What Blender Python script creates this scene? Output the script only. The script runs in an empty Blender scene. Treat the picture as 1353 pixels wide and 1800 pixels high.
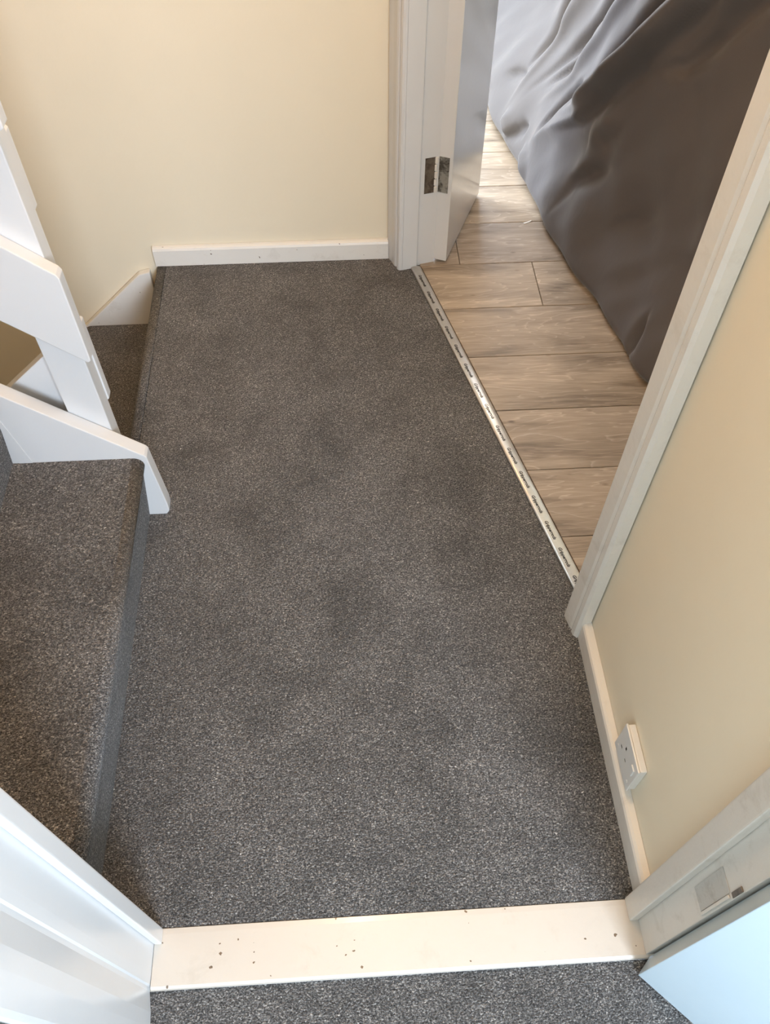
import bpy, bmesh, math, random
from mathutils import Vector, Matrix, noise as mnoise
random.seed(7)
S = bpy.context.scene
C = S.collection

# ------------------------------------------------------------------ camera
cam_d = bpy.data.cameras.new('camera'); cam = bpy.data.objects.new('camera', cam_d); C.objects.link(cam)
R_ = Vector((0.99827478, -0.05861549, 0.00341899)); U_ = Vector((0.0453734, 0.80708753, 0.5886858)); W_ = Vector((0.03726553, 0.58751505, -0.80835471))
cam.matrix_world = Matrix(((R_.x, U_.x, -W_.x, 0.0), (R_.y, U_.y, -W_.y, 0.0), (R_.z, U_.z, -W_.z, 1.5), (0, 0, 0, 1)))
cam_d.sensor_fit = 'VERTICAL'; cam_d.sensor_height = 36.0; cam_d.sensor_width = 27.06
cam_d.lens = 1464.11 / 1800 * 36.0
cam_d.clip_start = 0.01
S.camera = cam

# ------------------------------------------------------------------ world, lights, exposure
wd = bpy.data.worlds.new('world'); S.world = wd; wd.use_nodes = True
bg = wd.node_tree.nodes['Background']; bg.inputs[0].default_value = (0.75, 0.87, 1.0, 1); bg.inputs[1].default_value = 1.0
vs = S.view_settings
vs.view_transform = 'Standard'; vs.look = 'None'; vs.gamma = 1.0; vs.use_curve_mapping = False
vs.exposure = -0.15

def area(name, loc, target, sx, sy, power, col):
    l = bpy.data.lights.new(name, 'AREA'); l.shape = 'RECTANGLE'; l.size = sx; l.size_y = sy; l.energy = power; l.color = col
    o = bpy.data.objects.new(name, l); C.objects.link(o); o.location = loc
    o.rotation_euler = (Vector(target) - Vector(loc)).to_track_quat('-Z', 'Y').to_euler()
    return o
def bulb(name, loc, r, power, col):
    l = bpy.data.lights.new(name, 'POINT'); l.energy = power; l.color = col; l.shadow_soft_size = r
    o = bpy.data.objects.new(name, l); C.objects.link(o); o.location = loc
    return o
COOL = (0.73, 0.84, 1.0); WARM = (1.0, 0.61, 0.30)
area('daylight_room_window', (0.85, -1.93, 1.60), (0.10, 0.6, 0.5), 0.9, 1.0, 126, COOL)
area('daylight_bedroom_window', (0.25, 4.46, 1.55), (0.35, 0.0, 1.00), 1.4, 1.1, 95, COOL)
area('added_cloth_side_light', (-1.56, 3.6, 1.10), (0.62, 2.35, 0.45), 1.1, 1.3, 175, COOL)  # unseen extra light, added to brighten the far part of the cloth
bulb('landing_lamp', (-0.05, 0.95, 2.20), 0.06, 27, WARM)
bulb('bedroom_lamp', (0.88, 3.55, 2.2), 0.09, 28, (1.0, 0.76, 0.52))

# ------------------------------------------------------------------ material helpers
def mat(name):
    m = bpy.data.materials.new(name); m.use_nodes = True
    nt = m.node_tree
    return m, nt, nt.nodes['Principled BSDF']
def N(nt, t, **kw):
    n = nt.nodes.new(t)
    for k, v in kw.items():
        if k.startswith('i_'): n.inputs[k[2:]].default_value = v
        else: setattr(n, k, v)
    return n
def ramp(nt, stops, interp='LINEAR'):
    n = nt.nodes.new('ShaderNodeValToRGB'); cr = n.color_ramp; cr.interpolation = interp
    while len(cr.elements) < len(stops): cr.elements.new(0.5)
    for e, (p, c) in zip(cr.elements, stops):
        e.position = p; e.color = (*c, 1) if len(c) == 3 else c
    return n
def mix(nt, a, b, fac, blend='MIX'):
    n = nt.nodes.new('ShaderNodeMix'); n.data_type = 'RGBA'; n.blend_type = blend
    for sock, v in ((n.inputs[0], fac), (n.inputs[6], a), (n.inputs[7], b)):
        if hasattr(v, 'links') or hasattr(v, 'is_output'): nt.links.new(v, sock)
        elif isinstance(v, (int, float)): sock.default_value = v
        else: sock.default_value = (*v, 1)
    return n.outputs[2]
def noise(nt, vec, scale, detail=2.0, rough=0.5, dist=0.0):
    n = N(nt, 'ShaderNodeTexNoise'); n.inputs['Scale'].default_value = scale; n.inputs['Detail'].default_value = detail
    n.inputs['Roughness'].default_value = rough; n.inputs['Distortion'].default_value = dist
    nt.links.new(vec, n.inputs['Vector'])
    return n.outputs['Fac']
def mapping(nt, vec, scale=(1, 1, 1), loc=(0, 0, 0)):
    n = N(nt, 'ShaderNodeMapping'); n.inputs['Scale'].default_value = scale; n.inputs['Location'].default_value = loc
    nt.links.new(vec, n.inputs['Vector']); return n.outputs[0]
def bump(nt, bsdf, h, strength, dist):
    n = N(nt, 'ShaderNodeBump'); n.inputs['Strength'].default_value = strength; n.inputs['Distance'].default_value = dist
    nt.links.new(h, n.inputs['Height']); nt.links.new(n.outputs[0], bsdf.inputs['Normal'])

def paint_mat(name, col, rough, wear=0.0, lump=0.0006, coat=0.0, chips=0.0):
    m, nt, b = mat(name)
    tc = N(nt, 'ShaderNodeTexCoord').outputs['Object']
    n1 = noise(nt, tc, 7.0, 4, 0.6)
    c = mix(nt, tuple(x * 0.95 for x in col), col, n1)
    if wear:
        n2 = noise(nt, tc, 16.0, 6, 0.7, 0.4)
        r = ramp(nt, [(0.56, (0, 0, 0)), (0.75, (wear, wear, wear))]); nt.links.new(n2, r.inputs[0])
        c = mix(nt, c, tuple(x * f for x, f in zip(col, (0.62, 0.57, 0.50))), r.outputs[0])
    if chips:
        v = N(nt, 'ShaderNodeTexVoronoi', feature='F1'); v.inputs['Scale'].default_value = 75.0
        nd = N(nt, 'ShaderNodeTexNoise'); nd.inputs['Scale'].default_value = 140.0; nt.links.new(tc, nd.inputs['Vector'])
        vm = N(nt, 'ShaderNodeVectorMath', operation='MULTIPLY_ADD'); nt.links.new(nd.outputs['Color'], vm.inputs[0]); vm.inputs[1].default_value = (0.009, 0.009, 0.009); nt.links.new(tc, vm.inputs[2])
        nt.links.new(vm.outputs[0], v.inputs['Vector'])
        big = noise(nt, tc, 9.0, 3, 0.6)
        th = N(nt, 'ShaderNodeMath', operation='MULTIPLY'); nt.links.new(big, th.inputs[0]); th.inputs[1].default_value = chips
        lt = N(nt, 'ShaderNodeMath', operation='LESS_THAN'); nt.links.new(v.outputs['Distance'], lt.inputs[0]); nt.links.new(th.outputs[0], lt.inputs[1])
        sel = N(nt, 'ShaderNodeSeparateColor'); nt.links.new(v.outputs['Color'], sel.inputs[0])
        g = N(nt, 'ShaderNodeMath', operation='GREATER_THAN'); nt.links.new(sel.outputs[0], g.inputs[0]); g.inputs[1].default_value = 0.80
        mm = N(nt, 'ShaderNodeMath', operation='MULTIPLY'); nt.links.new(lt.outputs[0], mm.inputs[0]); nt.links.new(g.outputs[0], mm.inputs[1])
        c = mix(nt, c, (0.16, 0.11, 0.07), mm.outputs[0])
    nt.links.new(c, b.inputs['Base Color'])
    b.inputs['Roughness'].default_value = rough
    b.inputs['Coat Weight'].default_value = coat
    b.inputs['Coat Roughness'].default_value = 0.12
    bump(nt, b, noise(nt, tc, 38.0, 4, 0.6), 0.35, lump)
    return m

M_WALL = paint_mat('cream_wall_paint', (0.86, 0.765, 0.585), 0.6, lump=0.0012)
M_ROOMWALL = paint_mat('pale_room_wall_paint', (0.78, 0.80, 0.74), 0.6, lump=0.0012)
M_CEIL = paint_mat('ceiling_paint', (0.85, 0.84, 0.80), 0.8)
M_WHITE = paint_mat('white_gloss_paint', (0.735, 0.735, 0.725), 0.28, lump=0.0008, coat=0.15)
M_WORN = paint_mat('worn_white_paint', (0.84, 0.81, 0.75), 0.3, wear=0.35, lump=0.0016, coat=0.3, chips=0.22)
M_SILL = paint_mat('chipped_white_paint', (0.62, 0.555, 0.475), 0.3, wear=0.25, lump=0.0012, coat=0.25, chips=0.30)
M_SHADEFRAME = paint_mat('shaded_worn_white_paint', (0.66, 0.61, 0.54), 0.4, wear=0.5, lump=0.002)  # worn white; the right frame's lack of daylight is put into the colour
M_DOOR = paint_mat('glossy_door_paint', (0.80, 0.80, 0.79), 0.16, lump=0.0004, coat=0.6)
M_DOORBLUE = paint_mat('pale_blue_door_paint', (0.56, 0.67, 0.73), 0.3, lump=0.0005, coat=0.2)
M_LUMPY = paint_mat('lumpy_gloss_paint', (0.80, 0.765, 0.70), 0.26, wear=0.3, lump=0.0030, coat=0.5)
M_PLASTIC = paint_mat('white_plastic', (0.78, 0.77, 0.74), 0.3, lump=0.0001)

def simple(name, col, rough, metal=0.0):
    m, nt, b = mat(name); b.inputs['Base Color'].default_value = (*col, 1); b.inputs['Roughness'].default_value = rough; b.inputs['Metallic'].default_value = metal
    return m
M_DARK = simple('dark_void', (0.015, 0.013, 0.012), 0.7)
M_INK = simple('black_ink', (0.02, 0.018, 0.016), 0.6)
M_LINT = simple('pale_lint', (0.75, 0.72, 0.68), 0.9)
M_SUB = simple('subfloor', (0.06, 0.045, 0.03), 0.9)

def carpet_mat():
    m, nt, b = mat('charcoal_carpet_pile')
    tc = N(nt, 'ShaderNodeTexCoord').outputs['Object']
    base = mapping(nt, tc, (1.0, 1.25, 1.0))
    fine = noise(nt, base, 330.0, 3, 0.75, 0.6)
    v = N(nt, 'ShaderNodeTexVoronoi'); v.inputs['Scale'].default_value = 300.0; nt.links.new(base, v.inputs['Vector'])
    r = ramp(nt, [(0.33, (0.013, 0.012, 0.0115)), (0.48, (0.092, 0.088, 0.085)), (0.59, (0.25, 0.240, 0.230)), (0.74, (0.72, 0.70, 0.67))])
    nt.links.new(fine, r.inputs[0])
    sel = N(nt, 'ShaderNodeSeparateColor'); nt.links.new(v.outputs['Color'], sel.inputs[0])
    r2 = ramp(nt, [(0.0, (0.55, 0.55, 0.55)), (0.7, (1.0, 1.0, 1.0)), (1.0, (1.7, 1.68, 1.62))]); nt.links.new(sel.outputs[0], r2.inputs[0])
    c = mix(nt, r.outputs[0], r2.outputs[0], 1.0, 'MULTIPLY')
    # trodden pile: large soft wear and a few darker scuffs
    wear = noise(nt, tc, 6.5, 5, 0.6, 0.4)
    r3 = ramp(nt, [(0.32, (0.70, 0.70, 0.70)), (0.48, (1.0, 1.0, 1.0)), (0.68, (1.25, 1.25, 1.25))]); nt.links.new(wear, r3.inputs[0])
    c = mix(nt, c, r3.outputs[0], 1.0, 'MULTIPLY')
    nt.links.new(c, b.inputs['Base Color'])
    b.inputs['Roughness'].default_value = 0.95; b.inputs['Specular IOR Level'].default_value = 0.15
    b.inputs['Sheen Weight'].default_value = 0.25; b.inputs['Sheen Roughness'].default_value = 0.5
    hh = N(nt, 'ShaderNodeMath', operation='SUBTRACT'); nt.links.new(fine, hh.inputs[0]); nt.links.new(v.outputs['Distance'], hh.inputs[1])
    bump(nt, b, hh.outputs[0], 0.9, 0.004)
    return m
M_CARPET = carpet_mat()

def wood_mat():
    m, nt, b = mat('oak_laminate')
    tc = N(nt, 'ShaderNodeTexCoord').outputs['Object']
    rnd = N(nt, 'ShaderNodeObjectInfo').outputs['Random']
    off = N(nt, 'ShaderNodeCombineXYZ')
    for k, f in ((0, 37.0), (1, 11.0), (2, 5.0)):
        mm = N(nt, 'ShaderNodeMath', operation='MULTIPLY'); nt.links.new(rnd, mm.inputs[0]); mm.inputs[1].default_value = f
        nt.links.new(mm.outputs[0], off.inputs[k])
    add = N(nt, 'ShaderNodeVectorMath', operation='ADD'); nt.links.new(tc, add.inputs[0]); nt.links.new(off.outputs[0], add.inputs[1])
    p = add.outputs[0]
    # cathedral figure: contour lines of a stretched noise field
    f0 = noise(nt, mapping(nt, p, (1.1, 8.0, 1.0)), 1.3, 4, 0.5, 0.7)
    mul = N(nt, 'ShaderNodeMath', operation='MULTIPLY'); nt.links.new(f0, mul.inputs[0]); mul.inputs[1].default_value = 16.0
    fr = N(nt, 'ShaderNodeMath', operation='FRACT'); nt.links.new(mul.outputs[0], fr.inputs[0])
    r1 = ramp(nt, [(0.0, (0.385, 0.307, 0.228)), (0.60, (0.400, 0.320, 0.238)), (0.80, (0.425, 0.340, 0.255)), (0.92, (0.52, 0.425, 0.33)), (1.0, (0.35, 0.278, 0.205))]); nt.links.new(fr.outputs[0], r1.inputs[0])
    # broad dark streaks and knots
    st = noise(nt, mapping(nt, p, (1.5, 11.0, 1.0)), 1.5, 5, 0.65, 0.6)
    r2 = ramp(nt, [(0.30, (0.42, 0.39, 0.36)), (0.44, (0.84, 0.83, 0.82)), (0.58, (1.08, 1.08, 1.08))]); nt.links.new(st, r2.inputs[0])
    c = mix(nt, r1.outputs[0], r2.outputs[0], 1.0, 'MULTIPLY')
    gr = noise(nt, mapping(nt, p, (14.0, 330.0, 1.0)), 1.0, 3, 0.6)
    r3 = ramp(nt, [(0.3, (0.84, 0.83, 0.82)), (0.6, (1.04, 1.04, 1.04))]); nt.links.new(gr, r3.inputs[0])
    c = mix(nt, c, r3.outputs[0], 1.0, 'MULTIPLY')
    v = N(nt, 'ShaderNodeTexVoronoi'); v.inputs['Scale'].default_value = 6.0; nt.links.new(mapping(nt, p, (1.0, 2.2, 1.0)), v.inputs['Vector'])
    r4 = ramp(nt, [(0.03, (0.30, 0.24, 0.19)), (0.075, (1, 1, 1))]); nt.links.new(v.outputs['Distance'], r4.inputs[0])
    c = mix(nt, c, r4.outputs[0], 0.85, 'MULTIPLY')
    tone = ramp(nt, [(0, (0.90, 0.90, 0.92)), (1, (1.06, 1.05, 1.02))]); nt.links.new(rnd, tone.inputs[0])
    c = mix(nt, c, tone.outputs[0], 1.0, 'MULTIPLY')
    nt.links.new(c, b.inputs['Base Color']); b.inputs['Roughness'].default_value = 0.42; b.inputs['Specular IOR Level'].default_value = 0.4
    bump(nt, b, gr, 0.12, 0.0004)
    return m
M_WOOD = wood_mat()

def cloth_mat():
    m, nt, b = mat('dark_grey_cotton')
    tc = N(nt, 'ShaderNodeTexCoord').outputs['Object']
    w = noise(nt, tc, 900.0, 2, 0.6)
    c = mix(nt, (0.112, 0.102, 0.100), (0.145, 0.133, 0.132), w)
    nt.links.new(c, b.inputs['Base Color']); b.inputs['Roughness'].default_value = 0.8
    b.inputs['Sheen Weight'].default_value = 0.25; b.inputs['Sheen Roughness'].default_value = 0.35
    b.inputs['Specular IOR Level'].default_value = 0.3
    h = noise(nt, mapping(nt, tc, (1, 1, 0.6)), 16.0, 4, 0.55, 0.8)
    bump(nt, b, h, 0.12, 0.01)
    return m
M_CLOTH = cloth_mat()

def metal_mat(name, col, rough, dirt):
    m, nt, b = mat(name)
    tc = N(nt, 'ShaderNodeTexCoord').outputs['Object']
    n = noise(nt, tc, 60.0, 5, 0.65, 0.5)
    r = ramp(nt, [(0.42, (0, 0, 0)), (0.62, (1, 1, 1))]); nt.links.new(n, r.inputs[0])
    c = mix(nt, col, dirt, r.outputs[0]); nt.links.new(c, b.inputs['Base Color'])
    b.inputs['Metallic'].default_value = 0.6; b.inputs['Roughness'].default_value = rough
    return m
M_HINGE = metal_mat('worn_hinge_steel', (0.50, 0.49, 0.44), 0.38, (0.13, 0.115, 0.095))
M_HINGED = metal_mat('tarnished_hinge_steel', (0.20, 0.17, 0.14), 0.45, (0.10, 0.082, 0.066))
M_ALU = metal_mat('silver_aluminium', (0.84, 0.82, 0.78), 0.33, (0.78, 0.75, 0.70))
M_PATCH = paint_mat('grimy_filler', (0.50, 0.47, 0.42), 0.6, wear=1.0, lump=0.004)

# ------------------------------------------------------------------ geometry helpers
def link(name, me, m, parent=None, label=None, cat=None, kind=None, group=None, smooth=False):
    if m is not None and not me.materials: me.materials.append(m)
    o = bpy.data.objects.new(name, me); C.objects.link(o)
    if parent is not None: o.parent = parent
    for k, v in (('label', label), ('category', cat), ('kind', kind), ('group', group)):
        if v: o[k] = v
    if smooth:
        for p in me.polygons: p.use_smooth = True
    return o
def empty(name, loc=(0, 0, 0), label=None, cat=None, kind=None):
    o = bpy.data.objects.new(name, None); C.objects.link(o); o.empty_display_size = 0.1; o.location = loc
    for k, v in (('label', label), ('category', cat), ('kind', kind)):
        if v: o[k] = v
    return o
def finish(bm, name, bev=0.0, seg=2, org=None):
    bmesh.ops.recalc_face_normals(bm, faces=bm.faces)
    if bev:
        bmesh.ops.bevel(bm, geom=[e for e in bm.edges if len(e.link_faces) == 2 and e.calc_face_angle() > 0.4], offset=bev, segments=seg, profile=0.6, affect='EDGES', clamp_overlap=True)
    if org: bmesh.ops.translate(bm, verts=bm.verts, vec=-Vector(org))
    me = bpy.data.meshes.new(name); bm.to_mesh(me); bm.free()
    return me
def prism(bm, pts, lo, hi, axis):
    """extrude a 2-D outline along an axis: 'z' takes (x,y), 'y' takes (x,z), 'x' takes (y,z)"""
    def v3(p, h):
        return {'z': (p[0], p[1], h), 'y': (p[0], h, p[1]), 'x': (h, p[0], p[1])}[axis]
    a = [bm.verts.new(v3(p, lo)) for p in pts]; b = [bm.verts.new(v3(p, hi)) for p in pts]
    n = len(pts)
    bm.faces.new(a); bm.faces.new(b[::-1])
    for i in range(n):
        bm.faces.new((a[i], b[i], b[(i + 1) % n], a[(i + 1) % n]))
def extr(name, pts, lo, hi, axis, m, parent=None, bev=0.0, seg=2, **kw):
    bm = bmesh.new(); prism(bm, pts, lo, hi, axis)
    return link(name, finish(bm, name, bev, seg), m, parent, **kw)
def box(name, x0, x1, y0, y1, z0, z1, m, parent=None, bev=0.0, seg=2, **kw):
    return extr(name, [(x0, y0), (x1, y0), (x1, y1), (x0, y1)], z0, z1, 'z', m, parent, bev, seg, **kw)
def arc(cx, cz, r, a0, a1, n):
    return [(cx + r * math.cos(math.radians(a0 + (a1 - a0) * i / n)), cz + r * math.sin(math.radians(a0 + (a1 - a0) * i / n))) for i in range(n + 1)]

# local frame of the splayed bedroom doorway: a runs along the wall (away), b into the bedroom
SX, SY = -0.235, 0.972
NX, NY = 0.972, 0.235
AX, AY = 0.166, 1.931
def q(a, b): return (AX + a * SX + b * NX, AY + a * SY + b * NY)
Q = lambda pts: [q(a, b) for a, b in pts]
A_NEAR = -1.148          # near jamb face of the opening
H_DOOR = 2.0; H_CEIL = 2.4

# ------------------------------------------------------------------ setting: floors
# landing: carpet with a rolled nosing over the head of the lower flight
land = [(-0.47, 0.272), (0.455, 0.272), (0.455, 0.745), q(-1.21, 0.0), q(A_NEAR, 0.026), q(0.02, 0.026), q(0.0, -0.004), (0.14, 2.0), (-0.50, 2.0), (-0.50, 1.142), (-0.47, 1.142)]
floor = extr('floor', land, -0.06, 0.0, 'z', M_CARPET, kind='structure', label='charcoal speckled carpet covering the stair landing')
R0 = 0.022
nose = [(-0.499, 0.0)] + arc(-0.530 + R0, -R0, R0, 90, 200, 7) + [(-0.545, -0.06), (-0.548, -0.20), (-0.499, -0.20)]
extr('carpet_nosing', nose, 1.142, 2.0, 'y', M_CARPET, floor)
for p in floor.children[0].data.polygons: p.use_smooth = len(p.vertices) == 4 and abs(p.normal.y) < 0.5
floor_room = box('floor_room', -0.36, 2.6, -2.0, 0.183, -0.08, -0.012, M_CARPET, kind='structure', label='charcoal carpet of the room before the threshold')

# bedroom laminate, plank by plank
def clip(poly, f):
    out = []
    for i, p in enumerate(poly):
        r = poly[(i + 1) % len(poly)]; fp, fr = f(p), f(r)
        if fp >= 0: out.append(p)
        if fp * fr < 0:
            t = fp / (fp - fr); out.append((p[0] + t * (r[0] - p[0]), p[1] + t * (r[1] - p[1])))
    return out
fb = box('floor_bedroom', 0.20, 2.6, 0.80, 4.5, -0.05, -0.0095, M_SUB, kind='structure', label='grey oak laminate floor of the room behind the doorway')
fb.data.clear_geometry()
bm = bmesh.new(); prism(bm, Q([(A_NEAR - 0.05, 0.027), (0.012, 0.027), (0.012, 0.10)]) + [(-1.6, 2.10), (-1.6, 4.5), (2.6, 4.5), (2.6, 0.28), (0.56, 0.28), q(A_NEAR - 0.05, 0.10)], -0.05, -0.0085, 'z'); fm = finish(bm, 'subfloor'); 
fb.data = fm; fm.materials.append(M_SUB)
JOINT = {-4: 0.72, -3: 1.2, -2: 0.6, -1: 0.95, 0: 1.10, 1: 0.98, 2: 1.16, 3: 0.92, 4: 0.539, 5: 0.333, 6: 1.0, 7: 0.80, 8: 1.3, 9: 0.66, 10: 1.1, 11: 0.25, 12: 0.9, 13: 0.5, 14: 1.2, 15: 0.4, 16: 0.8, 17: 1.1, 18: 0.3}
LP = 1.21; PW = 0.1893; Y0 = 1.002
full_me = None
for k in range(-3, 18):
    y0 = Y0 + k * PW + 0.0008; y1 = y0 + PW - 0.0016
    if y1 > 4.49: continue
    for mth in range(-3, 3):
        x0 = JOINT[k] + mth * LP + 0.0007; x1 = x0 + LP - 0.0014
        xa, xb = max(x0, -1.59), min(x1, 2.59)
        if xb - xa < 0.03: continue
        poly = [(xa, y0), (xb, y0), (xb, y1), (xa, y1)]
        lim = lambda p: (p[0] - AX) * NX + (p[1] - AY) * NY - 0.0575     # laminate stops at the edging strip
        if (y0 + y1) / 2 < 2.03:
            poly = clip(poly, lim)
        elif y0 < 2.11:
            poly = clip(poly, lambda p: (p[0] - AX) * NX + (p[1] - AY) * NY - 0.0575 if p[1] < 2.3 else 1)
        if len(poly) < 3: continue
        if max(p[0] for p in poly) - min(p[0] for p in poly) < 0.02: continue
        cx = (xa + xb) / 2; cy = (y0 + y1) / 2
        whole = len(poly) == 4 and abs((xb - xa) - (LP - 0.0014)) < 1e-6 and abs(poly[0][0] - xa) < 1e-9
        if whole and full_me:
            me = full_me
        else:
            bm = bmesh.new(); prism(bm, [(p[0] - cx, p[1] - cy) for p in poly], -0.008, 0.0, 'z')
            bmesh.ops.bevel(bm, geom=[e for e in bm.edges if all(v.co.z > -0.001 for v in e.verts)], offset=0.0011, segments=1, affect='EDGES')
            me = finish(bm, 'plank')
            if whole: full_me = me
        o = link('plank', me, M_WOOD, fb); o.location = (cx, cy, 0)

# ------------------------------------------------------------------ setting: walls and ceiling
box('wall_back', -2.3, 0.135, 2.0, 2.1, -2.2, H_CEIL, M_WALL, kind='structure', label='cream painted wall at the far end of the landing')
extr('wall_back_return', [(0.135, 2.001), q(0.074, 0.0), q(0.074, 0.1), (0.135, 2.1)], -0.05, H_CEIL, 'z', M_WALL, kind='structure')
box('wall_right', 0.455, 0.555, 0.275, 0.762, -0.05, H_CEIL, M_WALL, kind='structure', label='cream painted wall with the electric socket')
extr('wall_doorway', [(0.456, 0.763)] + Q([(A_NEAR - 0.026, 0.004), (A_NEAR - 0.026, 0.1)]) + [(0.556, 0.763)], -0.05, H_CEIL, 'z', M_WALL, kind='structure')
extr('wall_doorway_lintel', Q([(A_NEAR - 0.026, 0.0), (0.075, 0.0), (0.075, 0.1), (A_NEAR - 0.026, 0.1)]), H_DOOR + 0.03, H_CEIL, 'z', M_WALL, kind='structure')
box('wall_front_left', -2.3, -0.372, 0.175, 0.272, -2.2, H_CEIL, M_WALL, kind='structure')
box('wall_front_right', 0.456, 2.7, 0.175, 0.274, -0.08, H_CEIL, M_WALL, kind='structure')
box('wall_front_lintel', -0.37, 0.455, 0.175, 0.272, H_DOOR + 0.03, H_CEIL, M_WALL, kind='structure')
box('wall_stairwell', -2.4, -2.3, 0.175, 2.1, -2.2, H_CEIL, M_WALL, kind='structure')
box('wall_room_left', -0.46, -0.3585, -2.0, 0.094, -0.08, H_CEIL, M_ROOMWALL, kind='structure', label='pale wall beside the nearer door frame')
box('wall_room_right', 2.6, 2.7, -2.0, 0.175, -0.08, H_CEIL, M_ROOMWALL, kind='structure')
def window_wall(name, x0, x1, y0, y1, wx0, wx1, wz0, wz1, m):
    bm = bmesh.new()
    for a, b, c, d in ((x0, wx0, -0.08, H_CEIL), (wx1, x1, -0.08, H_CEIL), (wx0, wx1, -0.08, wz0), (wx0, wx1, wz1, H_CEIL)):
        prism(bm, [(a, y0), (b, y0), (b, y1), (a, y1)], c, d, 'z')
    return link(name, finish(bm, name), m, kind='structure')
window_wall('wall_room_rear', -0.46, 2.7, -2.1, -2.0, 0.35, 1.35, 1.05, 2.15, M_ROOMWALL)
window_wall('wall_bedroom_far', -1.7, 2.7, 4.5, 4.6, -0.5, 1.0, 0.95, 2.15, M_ROOMWALL)
bm = bmesh.new()
for a, b, c, d in ((2.1, 3.0, -0.05, H_CEIL), (4.2, 4.5, -0.05, H_CEIL), (3.0, 4.2, -0.05, 0.4), (3.0, 4.2, 1.8, H_CEIL)):
    prism(bm, [(-1.7, a), (-1.6, a), (-1.6, b), (-1.7, b)], c, d, 'z')
link('wall_bedroom_left', finish(bm, 'wall_bedroom_left'), M_ROOMWALL, kind='structure')
box('wall_bedroom_right', 2.6, 2.7, 0.274, 4.5, -0.05, H_CEIL, M_ROOMWALL, kind='structure')
box('ceiling', -2.4, 2.7, -2.1, 4.6, H_CEIL, H_CEIL + 0.1, M_CEIL, kind='structure')
for i, (x0, x1, y0, y1) in enumerate(((0.35, 1.35, -2.08, -2.02), (-0.5, 1.0, 4.52, 4.58))):
    w = empty('window_%d' % (i + 1), ((x0 + x1) / 2, (y0 + y1) / 2, 0.95), kind='structure')
    for nm, a, b, c, d in (('window_frame', x0, x0 + 0.05, 0.95, 2.15), ('window_frame', x1 - 0.05, x1, 0.95, 2.15), ('window_frame', x0 + 0.05, x1 - 0.05, 0.95, 1.0), ('window_frame', x0 + 0.05, x1 - 0.05, 2.10, 2.15)):
        o = box(nm, a, b, y0, y1, c, d, M_WHITE, w); o.matrix_parent_inverse = w.matrix_world.inverted()
        o.location = -Vector(w.location)

# skirtings
bbp = [(1.999, 0.001), (1.984, 0.001), (1.984, 0.050), (1.9865, 0.056), (1.992, 0.059), (1.999, 0.060)]
extr('baseboard_back', bbp, -0.527, 0.131, 'x', M_WORN, kind='structure', label='worn white skirting board along the far wall')
bbr = [(0.4545, 0.001), (0.4370, 0.001), (0.4372, 0.049), (0.4395, 0.054), (0.444, 0.0565), (0.4545, 0.058)]
bm = bmesh.new(); prism(bm, bbr, 0.276, 0.768, 'y')
link('baseboard_right', finish(bm, 'baseboard_right'), M_LUMPY, kind='structure', label='glossy cream skirting below the electric socket')

# ------------------------------------------------------------------ bedroom door frame
fr1 = empty('trim_1', (*q(0, 0), 0), kind='structure', label='white moulded frame of the splayed doorway')
def local(o, p):
    o.location = -Vector(p.location); return o
far_casing = [(0.0, 0.001), (0.0, -0.004), (0.003, -0.009), (0.009, -0.0115), (0.015, -0.0105), (0.0185, -0.007), (0.021, -0.0125), (0.027, -0.015), (0.045, -0.0165), (0.060, -0.020), (0.068, -0.021), (0.0715, -0.018), (0.0715, 0.001)]
local(extr('casing', Q(far_casing), 0.0005, H_DOOR + 0.06, 'z', M_WHITE, fr1), fr1)
local(extr('jamb', Q([(0.0, 0.0015), (0.0, 0.043), (0.0015, 0.045), (0.010, 0.045), (0.0115, 0.0465), (0.0115, 0.098), (0.0725, 0.099), (0.0725, 0.0015)]), -0.003, H_DOOR + 0.03, 'z', M_WHITE, fr1), fr1)
near_casing = [(A_NEAR, 0.003), (A_NEAR, -0.014), (A_NEAR - 0.003, -0.018), (A_NEAR - 0.030, -0.0185), (A_NEAR - 0.036, -0.0165), (A_NEAR - 0.040, -0.0195), (A_NEAR - 0.050, -0.0195), (A_NEAR - 0.056, -0.015), (A_NEAR - 0.060, 0.003)]
local(extr('casing', Q(near_casing), 0.0005, H_DOOR + 0.06, 'z', M_LUMPY, fr1), fr1)
local(extr('jamb', Q([(A_NEAR, 0.0035), (A_NEAR, 0.098), (A_NEAR - 0.025, 0.098), (A_NEAR - 0.025, 0.0035)]), 0.0005, H_DOOR, 'z', M_WHITE, fr1), fr1)
local(extr('head', Q([(A_NEAR, 0.001), (0.0, 0.001), (0.0, 0.098), (A_NEAR, 0.098)]), H_DOOR, H_DOOR + 0.03, 'z', M_WHITE, fr1), fr1)

# ------------------------------------------------------------------ bedroom door leaf with hinge
DX, DY = 0.382, 0.924
HX, HY = 0.2555, 1.968
door1 = empty('door_1', (HX, HY, 0), kind='structure', label='narrow glossy white door leaf folded open beyond the frame')
TX, TY = DY, -DX                                   # across the leaf thickness
TH = 0.040; LW = 0.352
def dpt(u, t): return (HX + u * DX + t * TX, HY + u * DY + t * TY)
local(extr('door_leaf', [dpt(0, 0), dpt(LW, 0), dpt(LW, TH), dpt(0, TH)], 0.009, 1.985, 'z', M_DOOR, door1, bev=0.0015), door1)
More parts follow.
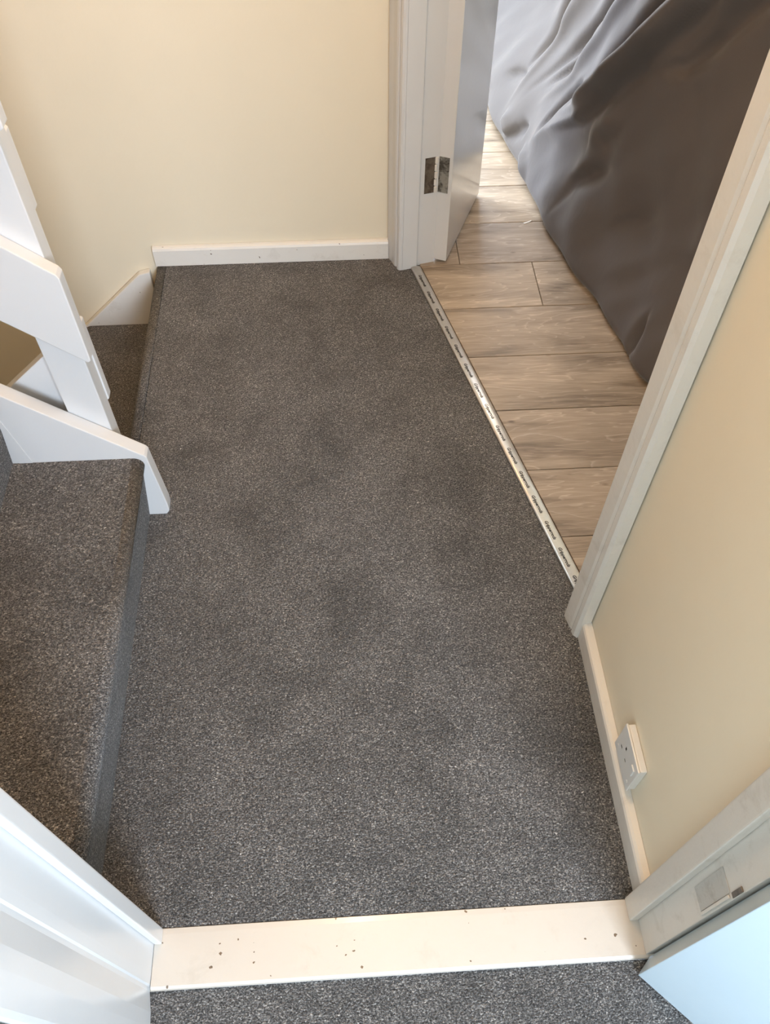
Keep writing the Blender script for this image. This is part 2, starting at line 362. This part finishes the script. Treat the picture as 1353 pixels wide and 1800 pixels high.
# hinge: one leaf on the rebate, one on the door edge, knuckles between
for hz in (0.222, 1.62):
    h1 = local(extr('hinge', Q([(0.0113, 0.060), (0.0103, 0.060), (0.0103, 0.088), (0.0113, 0.088)]), hz, hz + 0.1, 'z', M_HINGED, door1), door1)
    extr('hinge_leaf', [dpt(-0.0012, 0.004), dpt(0.0, 0.004), dpt(0.0, 0.031), dpt(-0.0012, 0.031)], hz - 0.001, hz + 0.099, 'z', M_HINGE, h1)
    kx, ky = dpt(-0.006, -0.002)
    for kk in range(5):
        bm = bmesh.new(); rr = 0.0048 if kk % 2 == 0 else 0.0042
        sh = 0.0 if kk % 2 == 0 else -0.0012
        prism(bm, [(kx + sh + rr * math.cos(t * math.pi / 5), ky + rr * math.sin(t * math.pi / 5)) for t in range(10)], hz + 0.0205 * kk, hz + 0.0205 * kk + 0.0175, 'z')
        link('knuckle', finish(bm, 'knuckle', 0.001, 1), M_WORN, h1)

# ------------------------------------------------------------------ metal edging strip with print
strip = empty('carpet_edging_strip', (*q(-0.55, 0.04), 0), label='silver metal edging strip between carpet and laminate in the doorway', cat='edging strip')
prof = [(0.0262, 0.0005), (0.0268, 0.0045), (0.0285, 0.0062), (0.031, 0.0068), (0.036, 0.0070), (0.046, 0.0066), (0.051, 0.0050), (0.0545, 0.0022), (0.0552, 0.0003)]
bm = bmesh.new(); rows = []
for a in (A_NEAR + 0.001, -0.002):
    rows.append([bm.verts.new((*q(a, b), z)) for b, z in prof])
for i in range(len(prof) - 1): bm.faces.new((rows[0][i], rows[0][i + 1], rows[1][i + 1], rows[1][i]))
bm.faces.new(rows[0]); bm.faces.new(rows[1][::-1]); bm.faces.new((rows[0][0], rows[1][0], rows[1][-1], rows[0][-1]))
o = link('metal_profile', finish(bm, 'metal_profile'), M_ALU, strip); local(o, strip)
for p in o.data.polygons: p.use_smooth = len(p.vertices) == 4
cu = bpy.data.curves.new('lettering', 'FONT'); cu.body = 'Gripperrods'; cu.size = 0.0125; cu.shear = 0.25; cu.align_x = 'LEFT'; cu.offset = 0.00042; cu.extrude = 0.00008; cu.resolution_u = 2
tmp = bpy.data.objects.new('tmp', cu); C.objects.link(tmp)
dg = bpy.context.evaluated_depsgraph_get(); dg.update()
tme = bpy.data.meshes.new_from_object(tmp.evaluated_get(dg)); bpy.data.objects.remove(tmp); bpy.data.curves.remove(cu)
tme.name = 'lettering'; tme.materials.clear(); tme.materials.append(M_INK)
xs = [v.co.x for v in tme.vertices]; wl = max(xs) - min(xs); sc_ = 0.0515 / wl
word_a = [-0.042 - 0.0735 * i for i in range(15)]
for a in word_a:
    t = bpy.data.objects.new('lettering', tme); C.objects.link(t); t.parent = strip
    # baseline runs towards the camera, letter tops towards the laminate
    xax = Vector((-SX, -SY, 0)); yax = Vector((NX, NY, -0.02)).normalized(); zax = xax.cross(yax)
    px, py = q(a, 0.0352)
    mw = Matrix((( xax.x * sc_, yax.x * sc_, zax.x, px), (xax.y * sc_, yax.y * sc_, zax.y, py), (xax.z * sc_, yax.z * sc_, zax.z, 0.0071), (0, 0, 0, 1)))
    t.matrix_basis = Matrix.Translation(-Vector(strip.location)) @ mw

# ------------------------------------------------------------------ upper flight
RISE = 0.195; GO = 0.231; XR = -0.452
up = empty('staircase', (XR, 0.70, 0), label='carpeted flight climbing left from the landing', cat='staircase')
r = 0.020
for i in range(5):
    xr = XR - i * GO; zt = RISE * (i + 1); z0 = RISE * i + (0.0005 if i == 0 else 0)
    xn = xr + 0.028
    pr = [(xr - GO + 0.0, z0), (xr, z0), (xr + 0.018, zt - 0.055)] + arc(xn - r, zt - r, r, -12, 90, 8) + [(xr - GO + 0.0, zt)]
    o = extr('step', pr, 0.274, 1.1115, 'y', M_CARPET, up); local(o, up)
    for p in o.data.polygons: p.use_smooth = abs(p.normal.y) < 0.5 and p.area < 0.05
# white string on the open side
sl = RISE / GO
def zs(x): return 0.198 + (-0.415 - x) * sl
st = [(-0.4155, 0.194), (-0.4195, 0.2005), (-1.55, zs(-1.55)), (-1.55, zs(-1.55) - 0.42), (-0.56, 0.0005), (-0.414, 0.0005), (-0.4065, 0.012), (-0.4058, 0.034)]
o = extr('stringer', st, 1.112, 1.1425, 'y', M_WHITE, up, bev=0.0022); local(o, up)

g = extr('filler_wedge', [(-0.670, 0.1955), (-0.643, 0.1955), (-0.664, 0.330), (-0.670, 0.36)], 1.1106, 1.1121, 'y', M_WHITE, up); local(g, up)

# ------------------------------------------------------------------ lower flight
dn = empty('lower_staircase', (-0.66, 1.57, -0.2), label='dark carpeted flight going down behind the white newel post', cat='staircase')
for i in range(5):
    z1 = -0.20 - 0.195 * i; xa = -0.548 - 0.222 * i; xb = xa - 0.235
    pr = [(xa, z1 - 0.2), (xa, z1)] + arc(xb + r, z1 - r, r, 90, 200, 8) + [(xb + 0.012, z1 - 0.2)]
    o = extr('step', pr, 1.186, 1.977, 'y', M_CARPET, dn); local(o, dn)
    for p in o.data.polygons: p.use_smooth = abs(p.normal.y) < 0.5 and p.area < 0.05
ws = [(-0.5485, -0.014), (-0.582, -0.022), (-1.60, -0.022 - 1.018 * 0.91), (-1.60, -1.5), (-1.3, -1.5), (-0.5485, -0.50)]
o = extr('wall_string', ws, 1.978, 1.9995, 'y', M_WORN, dn, bev=0.004); local(o, dn)

# ------------------------------------------------------------------ balustrade: flat newel with sloping boards
bal = empty('balustrade', (-0.511, 1.162, 0.0), label='white painted newel post with sloping guard boards beside the stairs', cat='banister')
local(box('newel_post', -0.546, -0.476, 1.144, 1.182, -0.19, 1.15, M_WHITE, bal, bev=0.002), bal)
def rail(x_end, z_lo, z_hi, slope, y0, y1, ln):
    pts = [(x_end, z_lo + 0.004), (x_end, z_hi - 0.004), (x_end - 0.004, z_hi + 0.004 * (0 if slope < 0 else slope)), (x_end - ln, z_hi + slope * ln), (x_end - ln, z_lo + slope * ln), (x_end - 0.006, z_lo)]
    local(extr('guard_board', pts, y0, y1, 'y', M_WHITE, bal, bev=0.0022), bal)
rail(-0.4545, 0.455, 0.642, 0.865, 1.117, 1.1435, 0.9)
rail(-0.4520, 0.885, 1.070, 0.865, 1.117, 1.1435, 0.9)
rail(-0.4735, 0.292, 0.491, -0.87, 1.1825, 1.204, 0.9)
rail(-0.4790, 0.713, 0.850, -0.87, 1.1825, 1.204, 0.9)

# ------------------------------------------------------------------ electric socket
soc = empty('wall_socket', (0.4545, 0.467, 0.08), label='single white switched plug socket low on the cream wall', cat='socket')
bm = bmesh.new(); prism(bm, [(0.426, 0.081), (0.508, 0.081), (0.508, 0.166), (0.426, 0.166)], 0.4425, 0.4548, 'x')
local(link('back_box', finish(bm, 'back_box', 0.002, 2), M_PLASTIC), soc).parent = soc
bm = bmesh.new(); prism(bm, [(0.4245, 0.0795), (0.5095, 0.0795), (0.5095, 0.1675), (0.4245, 0.1675)], 0.4385, 0.4422, 'x')
fp = link('faceplate', finish(bm, 'faceplate', 0.0016, 2), M_PLASTIC, soc); local(fp, soc)
def on_plate(name, y0, y1, z0, z1, depth, m, bev=0.0006):
    bm = bmesh.new(); prism(bm, [(y0, z0), (y1, z0), (y1, z1), (y0, z1)], 0.4386 - depth, 0.4400, 'x')
    return link(name, finish(bm, name, bev, 1), m, fp)
on_plate('rocker_switch', 0.4335, 0.4455, 0.128, 0.150, 0.0022, M_PLASTIC)
on_plate('pin_slot', 0.475, 0.479, 0.132, 0.140, 0.0001, M_DARK, 0)
on_plate('pin_slot', 0.4865, 0.4925, 0.113, 0.1165, 0.0001, M_DARK, 0)
on_plate('pin_slot', 0.4620, 0.4680, 0.113, 0.1165, 0.0001, M_DARK, 0)
for yy in (0.4355, 0.4985):
    bm = bmesh.new(); prism(bm, [(yy + 0.003 * math.cos(t * math.pi / 5), 0.0975 + 0.003 * math.sin(t * math.pi / 5)) for t in range(10)], 0.4379, 0.4395, 'x')
    link('screw_cap', finish(bm, 'screw_cap', 0.0004, 1), M_PLASTIC, fp)

# ------------------------------------------------------------------ nearer doorway: sill, frame, door
th = [(0.184, -0.0125), (0.1825, -0.006), (0.1838, -0.001), (0.188, 0.0018), (0.262, 0.0018), (0.2705, 0.0012), (0.2715, -0.001), (0.2715, -0.0125)]
extr('trim_2', th, -0.3528, 0.4405, 'x', M_SILL, kind='structure', label='chipped white painted threshold board across the near doorway')
fr2 = empty('trim_3', (-0.355, 0.23, 0), kind='structure', label='white painted left frame of the near doorway')
o = local(extr('jamb', [(-0.3535, 0.2715), (-0.371, 0.2715), (-0.371, 0.096), (-0.3565, 0.096), (-0.3525, 0.0985), (-0.3508, 0.105), (-0.3508, 0.135), (-0.3518, 0.155), (-0.3545, 0.172), (-0.3562, 0.183), (-0.3562, 0.189), (-0.3540, 0.1915), (-0.3535, 0.205)], -0.0115, H_DOOR, 'z', M_WHITE, fr2), fr2)
local(box('door_stop', -0.3530, -0.3405, 0.2475, 0.2712, 0.0022, H_DOOR, M_WHITE, fr2, bev=0.003, seg=3), fr2)
fr3 = empty('trim_4', (0.437, 0.23, 0), kind='structure', label='white right frame of the near doorway, shade put into its colour, with old hinge marks')
local(box('jamb', 0.4355, 0.4545, 0.188, 0.2735, 0.0022, H_DOOR, M_SHADEFRAME, fr3, bev=0.0015), fr3)
local(box('door_stop', 0.4200, 0.4350, 0.2375, 0.2730, 0.0022, H_DOOR, M_SHADEFRAME, fr3, bev=0.003, seg=3), fr3)
rp = local(box('hinge_recess', 0.4343, 0.4354, 0.1965, 0.2270, 0.298, 0.412, M_PATCH, fr3, bev=0.0006), fr3)
box('hinge_edge', 0.4325, 0.4352, 0.1910, 0.1952, 0.300, 0.408, M_SHADEFRAME, rp, bev=0.0008)
box('hinge_slot', 0.4335, 0.4352, 0.1890, 0.1955, 0.418, 0.452, M_HINGED, rp, bev=0.0006)
local(box('head', -0.3535, 0.4355, 0.188, 0.2715, H_DOOR, H_DOOR + 0.03, M_WHITE, fr3), fr3)
D2X, D2Y = 0.70, -0.714
H2X, H2Y = 0.4440, 0.1860
T2X, T2Y = D2Y, -D2X
door2 = empty('door_2', (H2X, H2Y, -0.012), kind='structure', label='pale blue-white door standing open at the lower right')
def d2(u, t): return (H2X + u * D2X + t * T2X, H2Y + u * D2Y + t * T2Y)
lf = local(extr('door_leaf', [d2(0, 0), d2(0.76, 0), d2(0.76, 0.036), d2(0, 0.036)], -0.006, 1.985, 'z', M_DOORBLUE, door2, bev=0.0012), door2)

# ------------------------------------------------------------------ draped grey cloth
path = [(1.6, 1.33), (1.25, 1.345), (1.0, 1.37), (0.83, 1.395), (0.752, 1.43), (0.716, 1.51), (0.700, 1.62), (0.676, 1.75), (0.640, 1.87), (0.607, 2.02), (0.588, 2.16), (0.574, 2.32), (0.560, 2.46), (0.530, 2.60), (0.515, 2.75), (0.500, 2.95), (0.485, 3.20), (0.500, 3.40), (0.60, 3.52), (0.85, 3.58), (1.2, 3.60), (1.6, 3.60)]
def catmull(P, n):
    out = []
    for i in range(1, len(P) - 2):
        p0, p1, p2, p3 = (Vector(P[i + j]) for j in (-1, 0, 1, 2))
        for j in range(n):
            t = j / n
            out.append(0.5 * ((2 * p1) + (p2 - p0) * t + (2 * p0 - 5 * p1 + 4 * p2 - p3) * t * t + (3 * p1 - p0 - 3 * p2 + p3) * t ** 3))
    return out
def seg_d(p, a, b):
    ax, ay = a; bx, by = b; dx, dy = bx - ax, by - ay
    t = max(0, min(1, ((p[0] - ax) * dx + (p[1] - ay) * dy) / (dx * dx + dy * dy)))
    return math.hypot(p[0] - ax - t * dx, p[1] - ay - t * dy), t
FOLDS = [  # centre line in (y, z), half width, outward height
    ([(2.645, 0.62), (2.647, 0.324), (2.654, 0.18)], 0.022, -0.044),
    ([(2.16, 0.80), (2.303, 0.542), (2.399, 0.401), (2.562, 0.139)], 0.021, -0.042),
    ([(2.314, 0.421), (2.40, 0.318), (2.479, 0.211)], 0.013, -0.024),
    ([(1.74, 0.90), (1.92, 0.681), (2.01, 0.582), (2.13, 0.43), (2.226, 0.314)], 0.023, -0.038),
    ([(2.208, 0.386), (2.301, 0.275), (2.358, 0.131)], 0.016, -0.032),
    ([(1.55, 0.98), (1.735, 0.736), (1.945, 0.489), (2.088, 0.323), (2.281, 0.189)], 0.030, -0.020),
    ([(1.66, 0.92), (1.825, 0.683), (1.935, 0.566), (2.119, 0.382), (2.297, 0.223)], 0.030, 0.036),
    ([(1.90, 0.462), (1.979, 0.365), (2.025, 0.269)], 0.035, 0.020),
    ([(1.50, 0.95), (1.595, 0.83), (1.66, 0.746), (1.754, 0.625), (1.881, 0.547)], 0.024, -0.022),
    ([(1.56, 0.95), (1.65, 0.83), (1.72, 0.73)], 0.020, 0.014),
    ([(1.876, 0.319), (1.96, 0.25), (2.045, 0.174), (2.102, 0.025)], 0.022, -0.012),
    ([(1.90, 0.355), (2.00, 0.27), (2.10, 0.16)], 0.025, 0.010),
    ([(1.839, 0.17), (1.768, 0.237), (1.681, 0.307)], 0.016, -0.007),
    ([(1.545, 0.16), (1.542, 0.05), (1.538, 0.0)], 0.018, -0.016),
    ([(2.40, 0.70), (2.504, 0.46), (2.557, 0.344), (2.627, 0.059)], 0.028, 0.022),
    ([(2.02, 0.85), (2.169, 0.596), (2.30, 0.391), (2.49, 0.132)], 0.026, 0.020),
    ([(2.754, 0.132), (2.586, 0.20)], 0.016, -0.014),
    ([(2.444, 0.128), (2.541, 0.027)], 0.020, -0.020),
    ([(2.42, 0.09), (2.304, 0.01)], 0.018, 0.016),
    ([(2.60, 0.10), (2.50, 0.04)], 0.022, 0.018),
]
def smooth(t): t = max(0.0, min(1.0, t)); return t * t * (3 - 2 * t)
RIDGE = [(0.0, 2.46), (0.19, 2.281), (0.323, 2.10), (0.489, 1.945), (0.736, 1.735), (1.05, 1.47)]
def y_ridge(z):
    for (z0, y0), (z1, y1) in zip(RIDGE, RIDGE[1:]):
        if z <= z1: return y0 + (y1 - y0) * (z - z0) / (z1 - z0)
    return RIDGE[-1][1]
def sheet_disp(y, z):
    d = 0.0
    for line, w, amp in FOLDS:
        best, fade = 9, 1
        ns = len(line) - 1
        for i in range(ns):
            dd, t = seg_d((y, z), line[i], line[i + 1])
            if dd < best: best, fade = dd, smooth((1 - (i + t) / ns) / 0.45) * (1.0 if line[0][1] > 0.6 else smooth((i + t) / ns / 0.35))
        if best < 3 * w: d += amp * fade * (1.35 if line[0][1] > 0.6 else 1.3) * math.exp(-(best / (w * (0.35 + 0.65 * fade))) ** 2)
    ac, al = 0.8 * y + 0.6 * z, -0.6 * y + 0.8 * z
    d += (0.016 * mnoise.noise((ac * 7, al * 2.2, 1.3)) + 0.007 * mnoise.noise((ac * 17, al * 5, 7.7))) * smooth(z / 0.12)
    # beyond the long diagonal ridge the cover slopes back from the landing
    e = y - y_ridge(z) - 0.02
    if e > 0: d -= 0.20 * (1 - math.exp(-e / 0.35)) * smooth(z / 0.35)
    else: d -= 0.05 * (1 - math.exp(e / 0.10)) * smooth(z / 0.3)
    return d
def build_cloth():
    base = catmull(path, 20); n = len(base)
    nz = 130; ZT = 1.05
    cen = Vector((1.35, 2.4))
    bm = bmesh.new(); rows = []
    for j in range(nz + 1):
        z = ZT * (j / nz) ** 1.05
        row = []
        for i, p in enumerate(base):
            a = base[max(0, i - 1)]; b = base[min(n - 1, i + 1)]
            t = (b - a).normalized(); nrm = Vector((-t.y, t.x))      # outward (towards the landing)
            if nrm.dot(cen - p) > 0: nrm = -nrm
            side = 1.0 if 1.40 < p.y < 3.45 and p.x < 0.9 else 0.3
            lean = 0.06 * z
            tuck = 0.018 * max(0, 1 - z / 0.03) ** 2
            d = (sheet_disp(p.y, z) if side == 1.0 else 0.008 * math.sin(p.x * 40 + z * 4)) - lean - tuck
            d += 0.004 * math.sin(p.y * 9 + z * 13) * min(1, z * 4) + 0.003 * math.sin(p.y * 31 - z * 17)
            pt = p + nrm * d
            row.append(bm.verts.new((pt.x, pt.y, 0.0012 + z)))
        rows.append(row)
    for k in range(1, 9):                                            # over the top
        f = k / 9; row = []
        for v in rows[nz]:
            w = Vector((v.co.x, v.co.y)).lerp(cen, f)
            row.append(bm.verts.new((w.x, w.y, 1.0512 + 0.05 * math.sin(f * math.pi / 2))))
        rows.append(row)
    for j in range(len(rows) - 1):
        for i in range(n - 1): bm.faces.new((rows[j][i], rows[j][i + 1], rows[j + 1][i + 1], rows[j + 1][i]))
    bmesh.ops.recalc_face_normals(bm, faces=bm.faces)
    me = finish(bm, 'cloth', org=(0.62, 2.1, 0))
    o = link('draped_cloth', me, M_CLOTH, label='dark grey creased fabric cover hanging to the laminate floor beyond the doorway', cat='cloth', smooth=True)
    o.location = (0.62, 2.1, 0)
    sd = o.modifiers.new('thickness', 'SOLIDIFY'); sd.thickness = 0.0015; sd.offset = -1
build_cloth()

# ------------------------------------------------------------------ lint caught in the pile
bm = bmesh.new()
for (x, y) in ((-0.40, 1.30), (-0.05, 0.50), (0.395, 0.95), (0.385, 0.45), (0.10, 0.62), (-0.22, 0.38), (0.30, 0.80), (-0.28, 1.62)):
    m4 = Matrix.Translation((x, y, 0.0012)) @ Matrix.Rotation(random.random() * 3, 4, 'Z') @ Matrix.Diagonal((0.0022, 0.0011, 0.0009, 1))
    bmesh.ops.create_icosphere(bm, subdivisions=1, radius=1.0, matrix=m4)
link('carpet_lint', finish(bm, 'carpet_lint'), M_LINT, label='tiny pale specks of lint on the landing carpet', cat='lint', kind='stuff')

# ------------------------------------------------------------------ torn scrap lying by the cloth
bm = bmesh.new(); rows = []
for i in range(7):
    t = i / 6; u = -0.012 + 0.024 * t
    rows.append([bm.verts.new((u, 0.010 * t + w * (0.0035 - 0.0015 * t), 0.0006 + 0.004 * (t - 0.3) ** 2 + 0.0008 * (w > 0))) for w in (-1, 0, 1)])
for i in range(6):
    for j in range(2): bm.faces.new((rows[i][j], rows[i + 1][j], rows[i + 1][j + 1], rows[i][j + 1]))
o = link('paper_scrap', finish(bm, 'paper_scrap'), M_LINT, label='tiny curled pale scrap on the laminate beside the grey cloth', cat='scrap', smooth=True)
o.location = (0.556, 2.128, 0.0002)
sd = o.modifiers.new('thickness', 'SOLIDIFY'); sd.thickness = 0.0004; sd.offset = 1
